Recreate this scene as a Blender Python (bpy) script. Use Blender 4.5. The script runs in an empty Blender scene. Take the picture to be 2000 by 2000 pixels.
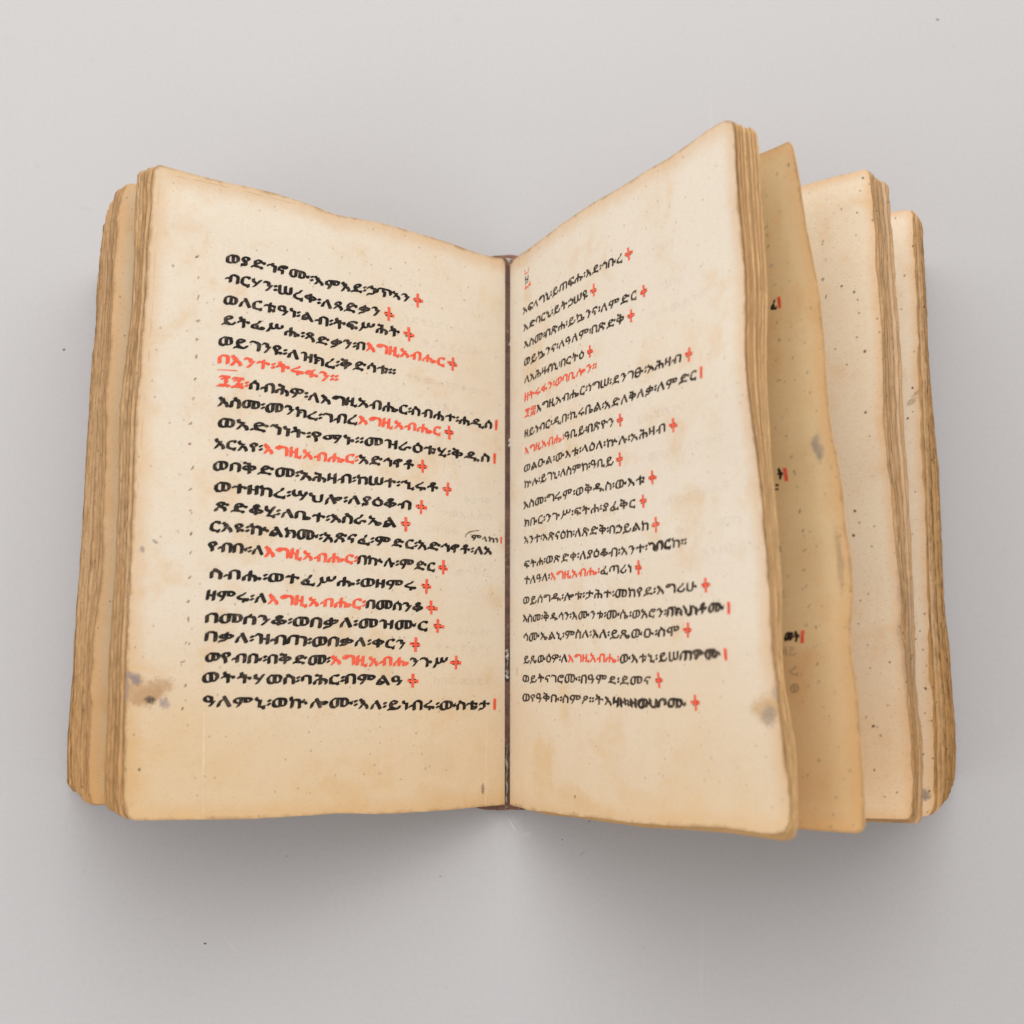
import bpy, math, random
import numpy as np
random.seed(7); rng = np.random.default_rng(7)
S = bpy.context.scene
COL = S.collection
CM = 0.01

# ---------------------------------------------------------------- camera, light, exposure
FPX = 2600.0; TILT = math.radians(9)
CAM = np.array([0.15231, -5.07094, 36.24559])                      # cm
cd = bpy.data.cameras.new("camera"); cam = bpy.data.objects.new("camera", cd); COL.objects.link(cam)
cam.location = CAM * CM; cam.rotation_euler = (TILT, 0, 0)
cd.sensor_width = 36; cd.lens = 36 * FPX / 2000
cd.clip_start = 0.01; cd.clip_end = 20
cd.dof.use_dof = True; cd.dof.focus_distance = 0.335; cd.dof.aperture_fstop = 13
S.camera = cam
w = bpy.data.worlds.new("World"); S.world = w; w.use_nodes = True
w.node_tree.nodes["Background"].inputs[0].default_value = (1.0, 0.935, 0.915, 1)
w.node_tree.nodes["Background"].inputs[1].default_value = 0.66

def area(name, loc, target, size, energy, color):
    l = bpy.data.lights.new(name, 'AREA'); l.shape = 'RECTANGLE'; l.size, l.size_y = size; l.energy = energy; l.color = color
    o = bpy.data.objects.new(name, l); COL.objects.link(o); o.location = np.array(loc) * CM
    from mathutils import Vector
    d = Vector(np.array(target) * CM) - o.location
    o.rotation_euler = d.to_track_quat('-Z', 'Y').to_euler()
    return o
area("softbox_key", (-24, 36, 52), (-2, 0, 2), (0.85, 0.45), 1.95, (1.0, 0.99, 0.97))
area("softbox_fill", (17, 32, 58), (0, 0, 2), (0.6, 0.45), 2.15, (1.0, 0.99, 0.97))
area("added_fill_side", (-48, -24, 40), (0, -2, 0), (0.4, 0.4), 0.75, (0.97, 0.98, 1.0))  # added fill lamp, brightens the lower left paper, its shadow and left-facing leaves
S.view_settings.view_transform = 'Standard'; S.view_settings.look = 'None'; S.view_settings.exposure = 0.0
S.cycles.max_bounces = 8

# ---------------------------------------------------------------- pixel <-> place
_d = np.array([0, math.sin(TILT), -math.cos(TILT)]); _u = np.array([0, math.cos(TILT), math.sin(TILT)]); _r = np.array([1.0, 0, 0])
def at(px, py, z):
    v = _d * FPX + (px - 1000) * _r + (1000 - py) * _u
    return CAM + v * ((z - CAM[2]) / v[2])
def proj(P):
    q = P - CAM; dep = q @ _d
    return np.stack([1000 + FPX * (q @ _r) / dep, 1000 - FPX * (q @ _u) / dep], -1)

# ---------------------------------------------------------------- node helpers
def new_mat(name):
    m = bpy.data.materials.new(name); m.use_nodes = True
    nt = m.node_tree; nt.nodes.clear()
    return m, nt
class N:
    def __init__(s, nt): s.nt = nt
    def n(s, t, **k):
        x = s.nt.nodes.new(t)
        for a, b in k.items(): setattr(x, a, b)
        return x
    def l(s, a, b): s.nt.links.new(a, b)
    def val(s, x, v):
        if hasattr(v, 'is_linked') or hasattr(v, 'links'): s.l(v, x)
        else: x.default_value = v
    def math(s, op, a, b=0.0, c=0.0, clamp=False):
        x = s.n('ShaderNodeMath', operation=op); x.use_clamp = clamp
        s.val(x.inputs[0], a); s.val(x.inputs[1], b); s.val(x.inputs[2], c)
        return x.outputs[0]
    def mix(s, f, a, b, mode='MIX'):
        x = s.n('ShaderNodeMix', data_type='RGBA', blend_type=mode); x.clamp_factor = True
        s.val(x.inputs[0], f); s.val(x.inputs[6], a); s.val(x.inputs[7], b)
        return x.outputs[2]
    def rng(s, v, a, b, c=0.0, d=1.0, smooth=True):
        x = s.n('ShaderNodeMapRange'); x.interpolation_type = 'SMOOTHSTEP' if smooth else 'LINEAR'
        s.val(x.inputs[0], v)
        for i, q in zip((1, 2, 3, 4), (a, b, c, d)): s.val(x.inputs[i], q)
        return x.outputs[0]
    def noise(s, vec, scale, detail=4, rough=0.55, dist=0.0):
        x = s.n('ShaderNodeTexNoise'); s.l(vec, x.inputs['Vector'])
        x.inputs['Scale'].default_value = scale; x.inputs['Detail'].default_value = detail
        x.inputs['Roughness'].default_value = rough; x.inputs['Distortion'].default_value = dist
        return x.outputs['Fac']
    def vmath(s, op, a, b=(0, 0, 0)):
        x = s.n('ShaderNodeVectorMath', operation=op); s.val(x.inputs[0], a); s.val(x.inputs[1], b)
        return x.outputs['Value'] if op in ('LENGTH', 'DISTANCE') else x.outputs[0]
def c4(*c): return (c[0], c[1], c[2], 1)

def parchment(name, cream, tan, brown, speck=0.5, blobs=(), edge_w=0.35, translucent=0.18, edge_dark=0.95, foxing=0.0, low_tan=0.8):
    """UV map is in cm on the leaf; attribute 'edge' = cm to the nearest free edge, 'low' = cm above the tail edge."""
    m, nt = new_mat(name); k = N(nt)
    uv = k.n('ShaderNodeUVMap', uv_map='cm').outputs[0]
    oi = k.n('ShaderNodeObjectInfo').outputs['Random']
    off = k.math('MULTIPLY', oi, 91.0)
    cmb = k.n('ShaderNodeCombineXYZ'); k.l(off, cmb.inputs[0]); k.l(off, cmb.inputs[2])
    vec = k.vmath('ADD', uv, cmb.outputs[0])
    edge = k.n('ShaderNodeAttribute', attribute_name='edge').outputs['Fac']
    low = k.n('ShaderNodeAttribute', attribute_name='low').outputs['Fac']
    big = k.noise(vec, 0.22, 3, 0.5, 0.4); med = k.noise(vec, 0.9, 4, 0.6, 0.6); fine = k.noise(vec, 7.0, 3, 0.6)
    f = k.rng(k.math('ADD', k.math('MULTIPLY', big, 0.6), k.math('MULTIPLY', med, 0.4)), 0.45, 0.74, 0.0, 0.45)
    f = k.math('ADD', f, k.math('MULTIPLY', k.rng(k.math('ADD', low, k.math('MULTIPLY', med, 3.0)), 1.5, 7.5, 1.0, 0.0), low_tan))
    col = k.mix(f, c4(*cream), c4(*tan))
    # yellow-orange blotches
    bl = k.rng(k.noise(vec, 0.75, 5, 0.62, 0.25), 0.50, 0.74, 0.0, 0.42)
    col = k.mix(bl, col, c4(tan[0] * 0.95, tan[1] * 0.80, tan[2] * 0.55))
    # browned edge
    en = k.math('ADD', edge, k.math('MULTIPLY', k.math('SUBTRACT', k.noise(vec, 2.2, 4, 0.65, 0.5), 0.5), edge_w * 1.6))
    e1 = k.rng(en, 0.0, edge_w * 3.4, 0.52, 0.0); col = k.mix(e1, col, c4(tan[0] * 0.93, tan[1] * 0.74, tan[2] * 0.5))
    e2 = k.math('MULTIPLY', k.rng(en, -0.05, edge_w * 0.55, 1.0, 0.0), k.rng(oi, 0.0, 1.0, 0.45, edge_dark, False)); col = k.mix(e2, col, c4(*brown))
    # fibres and tiny specks
    fib = k.n('ShaderNodeMapping'); k.l(vec, fib.inputs[0]); fib.inputs['Scale'].default_value = (14, 40, 1); fib.inputs['Rotation'].default_value = (0, 0, 0.5)
    fb = k.noise(fib.outputs[0], 1.0, 2, 0.6, 0.8)
    col = k.mix(k.rng(fb, 0.35, 0.75, 0.0, 0.13), col, c4(tan[0] * 0.7, tan[1] * 0.6, tan[2] * 0.45))
    col = k.mix(k.rng(fine, 0.5, 0.8, 0.0, 0.10), col, c4(0.45, 0.33, 0.22))
    def specks(scale, lo, dens_scale, dens, amount, c):
        v = k.n('ShaderNodeTexVoronoi', voronoi_dimensions='2D'); k.l(vec, v.inputs['Vector']); v.inputs['Scale'].default_value = scale
        wn = k.n('ShaderNodeTexWhiteNoise', noise_dimensions='3D'); k.l(v.outputs['Position'], wn.inputs['Vector'])
        r = k.math('MULTIPLY', wn.outputs['Value'], lo)          # size differs per speck
        dd = k.math('ADD', v.outputs['Distance'], k.math('MULTIPLY', k.noise(vec, scale * 5, 2, 0.5), lo * 0.7))
        on = k.math('MULTIPLY', k.rng(dd, k.math('MULTIPLY', r, 0.5), r, 1.0, 0.0), k.math('GREATER_THAN', wn.outputs['Value'], dens))
        on = k.math('MULTIPLY', on, amount)
        return k.mix(on, col, c)
    col = specks(3.0, 0.20, 0, 0.86, speck, c4(0.20, 0.12, 0.07))
    col = specks(8.0, 0.26, 0, 0.80, speck * 0.75, c4(0.26, 0.16, 0.09))
    if foxing: 
        col = specks(1.7, 0.15, 0, 0.62, foxing, c4(0.10, 0.06, 0.04))
        col = specks(14.0, 0.3, 0, 0.55, foxing * 0.5, c4(0.30, 0.17, 0.09))
    # stains with a place of their own: (u cm, v cm, radius u, radius v, angle, colour, strength)
    for (bu, bv, ru, rv, ang, bc, st) in blobs:
        mp = k.n('ShaderNodeMapping', vector_type='TEXTURE'); k.l(uv, mp.inputs[0])
        mp.inputs['Location'].default_value = (bu, bv, 0); mp.inputs['Rotation'].default_value = (0, 0, ang); mp.inputs['Scale'].default_value = (ru, rv, 1)
        sx = k.n('ShaderNodeSeparateXYZ'); k.l(mp.outputs[0], sx.inputs[0])
        cx = k.n('ShaderNodeCombineXYZ'); k.l(sx.outputs[0], cx.inputs[0]); k.l(sx.outputs[1], cx.inputs[1])
        ln = k.vmath('LENGTH', cx.outputs[0])
        ln = k.math('ADD', ln, k.math('MULTIPLY', k.math('SUBTRACT', k.noise(uv, 1.3 / max(ru, rv), 8, 0.78), 0.5), 2.6))
        st = k.rng(k.noise(uv, 2.2 / max(ru, rv), 5, 0.7), 0.30, 0.62, st * 0.55, st)
        col = k.mix(k.rng(ln, 0.45, 1.10, st, 0.0), col, c4(*bc))
    p = k.n('ShaderNodeBsdfPrincipled'); k.l(col, p.inputs['Base Color'])
    p.inputs['Roughness'].default_value = 0.62; p.inputs['Specular IOR Level'].default_value = 0.25
    b = k.n('ShaderNodeBump'); b.inputs['Strength'].default_value = 0.35; b.inputs['Distance'].default_value = 0.0002
    hh = k.math('ADD', k.math('MULTIPLY', fine, 0.6), k.math('ADD', k.math('MULTIPLY', fb, 0.35), k.math('MULTIPLY', k.noise(vec, 22, 2, 0.5), 0.4)))
    k.l(hh, b.inputs['Height']); k.l(b.outputs[0], p.inputs['Normal'])
    t = k.n('ShaderNodeBsdfTranslucent'); k.l(k.mix(1.0, col, c4(1.0, 0.86, 0.55), 'MULTIPLY'), t.inputs[0])
    ms = k.n('ShaderNodeMixShader'); ms.inputs[0].default_value = translucent
    k.l(p.outputs[0], ms.inputs[1]); k.l(t.outputs[0], ms.inputs[2])
    o = k.n('ShaderNodeOutputMaterial'); k.l(ms.outputs[0], o.inputs[0])
    return m

def edge_material(name, light, dark, amount=0.5):
    m, nt = new_mat(name); k = N(nt)
    uv = k.n('ShaderNodeUVMap', uv_map='cm').outputs[0]
    oi = k.n('ShaderNodeObjectInfo').outputs['Random']
    cmb = k.n('ShaderNodeCombineXYZ'); k.l(k.math('MULTIPLY', oi, 57.0), cmb.inputs[0])
    vec = k.vmath('ADD', uv, cmb.outputs[0])
    mp = k.n('ShaderNodeMapping'); k.l(vec, mp.inputs[0]); mp.inputs['Scale'].default_value = (6, 0.8, 1)
    n1 = k.noise(mp.outputs[0], 1.0, 5, 0.65); n2 = k.noise(vec, 9.0, 3, 0.6)
    f = k.rng(k.math('ADD', k.math('MULTIPLY', n1, 0.65), k.math('MULTIPLY', n2, 0.35)), 0.36, 0.63, 0.0, amount)
    base = k.mix(oi, c4(*light), c4(light[0] * 0.8, light[1] * 0.7, light[2] * 0.6))
    col = k.mix(f, base, c4(*dark))
    p = k.n('ShaderNodeBsdfPrincipled'); k.l(col, p.inputs['Base Color']); p.inputs['Roughness'].default_value = 0.8
    p.inputs['Specular IOR Level'].default_value = 0.15
    b = k.n('ShaderNodeBump'); b.inputs['Strength'].default_value = 0.5; b.inputs['Distance'].default_value = 0.0003
    k.l(n2, b.inputs['Height']); k.l(b.outputs[0], p.inputs['Normal'])
    o = k.n('ShaderNodeOutputMaterial'); k.l(p.outputs[0], o.inputs[0])
    return m

def ink_material(name, dark, thin, lo=0.42, hi=0.72, fade=0.0):
    m, nt = new_mat(name); k = N(nt)
    tc = k.n('ShaderNodeTexCoord').outputs['Object']
    a = k.noise(tc, 330, 3, 0.6); b_ = k.noise(tc, 1500, 2, 0.6)
    f = k.rng(k.math('ADD', k.math('MULTIPLY', a, 0.6), k.math('MULTIPLY', b_, 0.4)), lo, hi)
    col = k.mix(f, c4(*dark), c4(*thin))
    p = k.n('ShaderNodeBsdfPrincipled'); k.l(col, p.inputs['Base Color']); p.inputs['Roughness'].default_value = 0.6
    p.inputs['Specular IOR Level'].default_value = 0.2
    o = k.n('ShaderNodeOutputMaterial')
    if fade:
        t = k.n('ShaderNodeBsdfTransparent'); ms = k.n('ShaderNodeMixShader')
        k.l(k.math('ADD', k.rng(k.noise(tc, 90, 2, 0.5), 0.35, 0.7, 0.0, 1 - fade), fade, clamp=True), ms.inputs[0])
        k.l(p.outputs[0], ms.inputs[1]); k.l(t.outputs[0], ms.inputs[2]); k.l(ms.outputs[0], o.inputs[0])
    else: k.l(p.outputs[0], o.inputs[0])
    return m

# ---------------------------------------------------------------- tabletop
def tabletop_material():
    m, nt = new_mat("matt grey paper"); k = N(nt)
    tc = k.n('ShaderNodeTexCoord').outputs['Object']
    big = k.noise(tc, 9, 3, 0.5); grain = k.noise(tc, 900, 3, 0.7); mid = k.noise(tc, 160, 4, 0.6)
    col = k.mix(big, c4(0.474, 0.473, 0.474), c4(0.500, 0.497, 0.500))
    col = k.mix(k.rng(grain, 0.3, 0.8, 0, 0.16), col, c4(0.36, 0.35, 0.35))
    col = k.mix(k.rng(mid, 0.60, 0.78, 0, 0.12), col, c4(0.36, 0.345, 0.345))
    # pale rubbed scratches
    mp = k.n('ShaderNodeMapping'); k.l(tc, mp.inputs[0]); mp.inputs['Rotation'].default_value = (0, 0, 0.62); mp.inputs['Scale'].default_value = (260, 14, 1)
    sc = k.rng(k.noise(mp.outputs[0], 1.0, 2, 0.5), 0.70, 0.80, 0, 0.25)
    col = k.mix(sc, col, c4(0.58, 0.57, 0.565))
    for (x0, y0, x1, y1, wd, st, c) in ((984, 1586, 1016, 1636, 1.6, 0.5, 0.66), (1000, 1592, 1026, 1634, 1.2, 0.3, 0.64), (1016, 1634, 1042, 1624, 5, 0.22, 0.64), (1131, 1674, 1144, 1659, 1.6, 0.5, 0.26),
                                   (905, 405, 912, 440, 2.5, 0.2, 0.40), (1690, 240, 1700, 226, 4, 0.25, 0.40), (150, 404, 185, 412, 6, 0.2, 0.40), (1862, 88, 1866, 94, 1.5, 0.5, 0.30), (430, 1820, 470, 1870, 1.4, 0.25, 0.62)):
        a, b_ = at(x0, y0, 0) * CM, at(x1, y1, 0) * CM; mid_ = (a + b_) / 2; L = np.linalg.norm(b_ - a) / 2
        mp = k.n('ShaderNodeMapping', vector_type='TEXTURE'); k.l(tc, mp.inputs[0]); mp.inputs['Location'].default_value = tuple(mid_)
        mp.inputs['Rotation'].default_value = (0, 0, math.atan2(b_[1] - a[1], b_[0] - a[0])); mp.inputs['Scale'].default_value = (L, wd / 71 * CM, 1)
        ln = k.math('ADD', k.vmath('LENGTH', mp.outputs[0]), k.math('MULTIPLY', k.math('SUBTRACT', k.noise(tc, 900, 3, 0.7), 0.5), 1.4))
        col = k.mix(k.rng(ln, 0.4, 1.1, st, 0.0), col, c4(c, c * 0.985, c * 0.98))
    p = k.n('ShaderNodeBsdfPrincipled'); k.l(col, p.inputs['Base Color']); p.inputs['Roughness'].default_value = 0.75
    p.inputs['Specular IOR Level'].default_value = 0.2
    b = k.n('ShaderNodeBump'); b.inputs['Strength'].default_value = 0.25; b.inputs['Distance'].default_value = 0.0002
    k.l(grain, b.inputs['Height']); k.l(b.outputs[0], p.inputs['Normal'])
    o = k.n('ShaderNodeOutputMaterial'); k.l(p.outputs[0], o.inputs[0])
    return m
def mesh_obj(name, verts, faces, mats, parent=None, smooth=True, fm=None):
    me = bpy.data.meshes.new(name); me.from_pydata([tuple(v) for v in verts], [], faces); me.update()
    for m in mats: me.materials.append(m)
    if fm is not None: me.polygons.foreach_set('material_index', fm)
    if smooth: me.polygons.foreach_set('use_smooth', [True] * len(me.polygons))
    o = bpy.data.objects.new(name, me); COL.objects.link(o)
    if parent: o.parent = parent
    return o
tt = mesh_obj('tabletop', [(-.6, -.6, 0), (.6, -.6, 0), (.6, .6, 0), (-.6, .6, 0), (-.6, -.6, -.02), (.6, -.6, -.02), (.6, .6, -.02), (-.6, .6, -.02)],
              [(0, 1, 2, 3), (7, 6, 5, 4), (0, 4, 5, 1), (1, 5, 6, 2), (2, 6, 7, 3), (3, 7, 4, 0)], [tabletop_material()], smooth=False)
tt['kind'] = 'structure'

# ---------------------------------------------------------------- leaf surfaces
def arr(p): return np.array(p, float)
class Curve3:
    """smooth curve through 3D points, parameter 0..1 by chord length"""
    def __init__(s, P, t=None):
        s.P = arr(P); d = np.r_[0, np.cumsum(np.linalg.norm(np.diff(s.P, axis=0), axis=1))]
        s.t = d / d[-1] if t is None else arr(t)
    def __call__(s, u):
        u = np.asarray(u, float); t = s.t; P = s.P
        i = np.clip(np.searchsorted(t, u, side='right') - 1, 0, len(t) - 2)
        h = (t[i + 1] - t[i]); x = (np.clip(u, 0, 1) - t[i]) / h
        m = np.gradient(P, t, axis=0) if len(t) > 2 else np.repeat((P[1:] - P[:1]) / (t[1] - t[0]), 2, 0)
        x = x[..., None]; h = h[..., None]
        return (2*x**3-3*x**2+1)*P[i] + (x**3-2*x**2+x)*h*m[i] + (-2*x**3+3*x**2)*P[i+1] + (x**3-x**2)*h*m[i+1]
class Sheet:
    """Coons patch: bottom B(u), top T(u), gutter G(v), fore edge F(v); u from gutter to fore edge, v from tail to head"""
    def __init__(s, B, T, G, F): s.B, s.T, s.G, s.F = B, T, G, F
    def __call__(s, u, v):
        u, v = np.broadcast_arrays(np.asarray(u, float), np.asarray(v, float))
        U = u[..., None]; V = v[..., None]
        c00, c10, c01, c11 = s.B(0.), s.B(1.), s.T(0.), s.T(1.)
        return ((1-V)*s.B(u) + V*s.T(u) + (1-U)*s.G(v) + U*s.F(v)
                - ((1-U)*(1-V)*c00 + U*(1-V)*c10 + (1-U)*V*c01 + U*V*c11))
def lin(a, b, t): return a * (1 - t) + b * t
def curl(u, v, side):                                               # slow cockling shared by neighbours so sheets never cross
    return (0.045*np.sin(5.1*v + 2.0*u + side) + 0.030*np.sin(11*v*(0.6+0.4*u) + 1.3*side)) * u**1.5 * (1 - 0.3*u)
class Page:
    def __init__(s, sheet, side, amp=1.0, W=10.6, H=15.0): s.sheet, s.side, s.amp, s.W, s.H = sheet, side, amp, W, H
    def __call__(s, u, v):
        P = s.sheet(u, v); u, v = np.broadcast_arrays(np.asarray(u, float), np.asarray(v, float))
        return P + (np.array([-0.55 * s.side, 0.0, 0.8]) * (s.amp * curl(u, v, s.side))[..., None])
class Between:
    def __init__(s, a, b, t): s.a, s.b, s.t = a, b, t; s.side = a.side
    def __call__(s, u, v): return lin(s.a(u, v), s.b(u, v), s.t)

def key(side, corner_t, corner_b, zt, zb, x0, z0=0.45, fore=None, top=None, bottom=None, bump=0.10, ytop=7.70, ybot=-7.25, amp=1.0):
    Ct, Cb = at(*corner_t, zt), at(*corner_b, zb)
    Gt, Gb = arr([x0, ytop, z0]), arr([x0, ybot, z0])
    def prof(s): return s + bump * s * (1 - s) * 4 * (1 - 0.5 * s)
    def edge(trace, G, C, z):
        if trace is None:
            ss = np.linspace(0, 1, 9)
            return Curve3([np.array([lin(G[0], C[0], q), lin(G[1], C[1], q), lin(G[2], C[2], prof(q))]) for q in ss])
        pts = [G]
        for (x, y) in trace:
            zz = 0.5 * (z0 + z)
            for _ in range(12):
                p = at(x, y, zz); q = np.clip((p[0] - G[0]) / (C[0] - G[0]), 0, 1); zz = lin(G[2], C[2], prof(q))
            pts.append(at(x, y, zz))
        pts.append(C); return Curve3(pts)
    B = edge(bottom, Gb, Cb, zb); T = edge(top, Gt, Ct, zt); G = Curve3([Gb, Gt])
    if fore:
        pts = [Cb]
        for (x, y) in sorted(fore, key=lambda q: -q[1]):
            q = (corner_b[1] - y) / (corner_b[1] - corner_t[1]); pts.append(at(x, y, lin(zb, zt, q)))
        pts.append(Ct)
    else: pts = [Cb, lin(Cb, Ct, 0.5), Ct]
    return Page(Sheet(B, T, G, Curve3(pts)), side, amp)

# top left page, and the keys under it
L0 = key(-1, (304, 319), (247, 1603), 7.0, 6.3, -0.04,
  fore=[(298,352),(298,403),(291,455),(287,520),(284,585),(278,662),(273,740),(268,792),(264,900),(260,1000),(255,1100),(249,1223),(245.5,1293),(244,1363),(242.5,1433),(241,1526),(242,1580)],
  top=[(984,507),(966,502),(934,494),(900,482),(838,461),(787,446),(737,433),(687,424),(662,420),(600,397),(548,380),(500,367),(436,353),(385,341),(348,331),(320,323)],
  bottom=[(960,1575),(930,1578),(900,1581),(850,1585),(800,1588),(740,1590),(660,1590),(600,1594),(500,1600),(420,1601),(350,1602),(298,1603)], ybot=-7.20, bump=0.05)
L1 = key(-1, (270, 330), (206, 1582), 6.75, 5.75, -0.42,
  fore=[(267,377),(264,481),(261,559),(255,636),(245,714),(237,792),(235,900),(231,1000),(226,1100),(216.5,1223),(212,1316),(209.5,1410),(205,1503)], ybot=-7.15, ytop=7.6, bump=0.05)
L2 = key(-1, (249, 352), (175, 1573), 6.2, 4.9, -0.50,
  fore=[(234.5,390),(227,455),(223,533),(220,610),(215,688),(207,792),(207,900),(206,960),(203,1000),(201,1080),(194,1150),(179,1246),(177,1316),(174.5,1410),(174,1503)], ybot=-7.1, ytop=7.55, bump=0.06)
La = key(-1, (229, 367), (160, 1568), 5.4, 3.6, -0.75, fore=[(222,400),(213,480),(209,560),(204,660),(196,760),(188,900),(180,1060),(167,1230),(160,1370),(156,1480)], ybot=-7.1, ytop=7.5, bump=0.07)
Lb = key(-1, (212, 400), (148, 1550), 4.0, 2.4, -1.05, fore=[(206,440),(198,540),(193,620),(186,720),(177,840),(168,980),(158,1100),(150,1230),(146,1370),(142,1480)], ybot=-7.05, ytop=7.5, bump=0.08)
Lc = key(-1, (199, 474), (133, 1540), 1.9, 1.0, -1.35, fore=[(192,559),(188,636),(181.5,714),(176,792),(172,870),(167,950),(162,1040),(157,1130),(148,1223),(143,1305),(137,1386),(132.6,1456)], ybot=-7.0, ytop=7.5, bump=0.10)
L3 = key(-1, (196, 520), (131, 1536), 0.16, 0.12, -1.65, z0=0.34, fore=[(189,640),(183,720),(177,800),(168,950),(158,1130),(149,1223),(140,1350),(132,1480)], ybot=-7.0, ytop=7.45, bump=0.12, amp=0.0)
R0 = key(1, (1434, 236), (1541, 1626), 9.3, 9.2, 0.10,
  fore=[(1436,278),(1439,355),(1446,433),(1453.5,510),(1457,614),(1456.5,660),(1457,707),(1464,792),(1476,878),(1486,963),(1490,1020),(1498,1105),(1503,1191),(1504,1226),(1514,1329),(1523,1407),(1532,1472),(1541,1536),(1544.5,1588)],
  top=[(1015,498),(1030,488),(1066,460),(1108,429),(1155,398),(1190,378),(1236,350),(1265,331),(1307,307),(1350,278),(1390,250),(1416,236)],
  bottom=[(1010,1575),(1030,1583),(1066,1586),(1100,1591),(1140,1596),(1180,1600),(1225,1607),(1290,1612),(1350,1615),(1420,1618),(1460,1624),(1510,1630)], ybot=-7.22, bump=0.04)
R1 = key(1, (1478, 249), (1556, 1636), 8.95, 9.0, 0.42,
  fore=[(1485,303),(1490,381),(1495,485),(1500,588),(1499,650),(1498,700),(1501,792),(1507,906),(1515,992),(1520,1070),(1524,1134),(1524,1226),(1529,1329),(1541,1394),(1554,1459),(1556,1536),(1557,1600)],
  bottom=[(1010,1580),(1030,1585),(1100,1594),(1180,1605),(1225,1613),(1290,1618),(1350,1621),(1420,1627),(1480,1636),(1530,1642)], bump=0.04)
R2 = key(1, (1546, 273), (1684, 1630), 8.4, 8.5, 0.50,
  fore=[(1552,300),(1562,355),(1575,446),(1588,510),(1600,575),(1609,666),(1614,735),(1626,849),(1643,949),(1649,1020),(1659,1091),(1662,1191),(1660,1252),(1670,1329),(1679.5,1433),(1684.7,1510),(1688,1588),(1688,1618)], bump=0.04)
R3 = key(1, (1697, 328), (1781, 1602), 6.8, 6.0, 0.62,
  fore=[(1699,340),(1702,381),(1710,433),(1712,510),(1720,600),(1723,678),(1725,764),(1730,878),(1742,963),(1749,1077),(1759,1191),(1758,1226),(1765,1277),(1772.7,1368),(1781,1459),(1783,1562)], bump=0.05)
R4 = key(1, (1733, 353), (1799, 1611), 6.2, 5.5, 0.98,
  fore=[(1738,420),(1743,485),(1750,588),(1757,664),(1759,707),(1763,821),(1770,920),(1777,1063),(1782,1191),(1783,1226),(1788,1355),(1800,1459),(1801,1562)], ybot=-7.3, bump=0.05)
R5 = key(1, (1781, 408), (1820, 1596), 4.3, 3.8, 1.08,
  fore=[(1782,420),(1786,485),(1789,562),(1792.5,692),(1793,720),(1796,760),(1799,821),(1803,906),(1807,1048),(1810,1191),(1814,1252),(1817,1329),(1822,1420),(1823,1510),(1823,1573)], bump=0.06)
Ra = key(1, (1796, 412), (1841, 1584), 3.7, 2.6, 1.25,
  fore=[(1800,485),(1805,585),(1808,664),(1812,721),(1813,800),(1817,900),(1821,1050),(1828,1191),(1836,1300),(1843,1380),(1846,1459),(1847,1530)], bump=0.07)
Rb = key(1, (1800, 440), (1856, 1552), 2.2, 1.3, 1.45,
  fore=[(1803,500),(1807,600),(1811,680),(1819,790),(1827,878),(1832,963),(1836,1060),(1841,1191),(1850,1300),(1855,1390),(1861,1480)], ybot=-7.1, ytop=7.4, bump=0.09)
R6 = key(1, (1803, 505), (1864, 1530), 0.16, 0.12, 1.70, z0=0.34,
  fore=[(1807,614),(1812,721),(1819,792),(1828,878),(1833,963),(1837,1048),(1844,1191),(1850,1240),(1858,1329),(1866,1459)], ybot=-7.0, ytop=7.3, bump=0.12, amp=0.0)

# ---------------------------------------------------------------- inverse: a pixel on a page -> (u, v)
def uv_of(page, px, py):
    u, v = 0.5, 0.5; best = 1e9
    gu, gv = np.meshgrid(np.linspace(0, 1, 41), np.linspace(0, 1, 41)); q = proj(page(gu, gv)); d = ((q - [px, py])**2).sum(-1)
    i = np.unravel_index(d.argmin(), d.shape); u, v = gu[i], gv[i]
    for _ in range(12):
        e = 1e-4; p0 = proj(page(u, v)); ju = (proj(page(min(u+e,1), v)) - proj(page(min(u+e,1)-e, v))) / e; jv = (proj(page(u, min(v+e,1))) - proj(page(u, min(v+e,1)-e))) / e
        J = np.stack([ju, jv], 1); du = np.linalg.lstsq(J, np.array([px, py]) - p0, rcond=None)[0]
        u = float(np.clip(u + du[0], 0, 1)); v = float(np.clip(v + du[1], 0, 1))
    return u, v
W0, H0 = 10.6, 15.0
def blob(page, px, py, rpx_u, rpx_v, ang, c, st):
    u, v = uv_of(page, px, py); return (u * W0, v * H0, rpx_u / 78., rpx_v / 78., ang, c, st)

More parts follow.
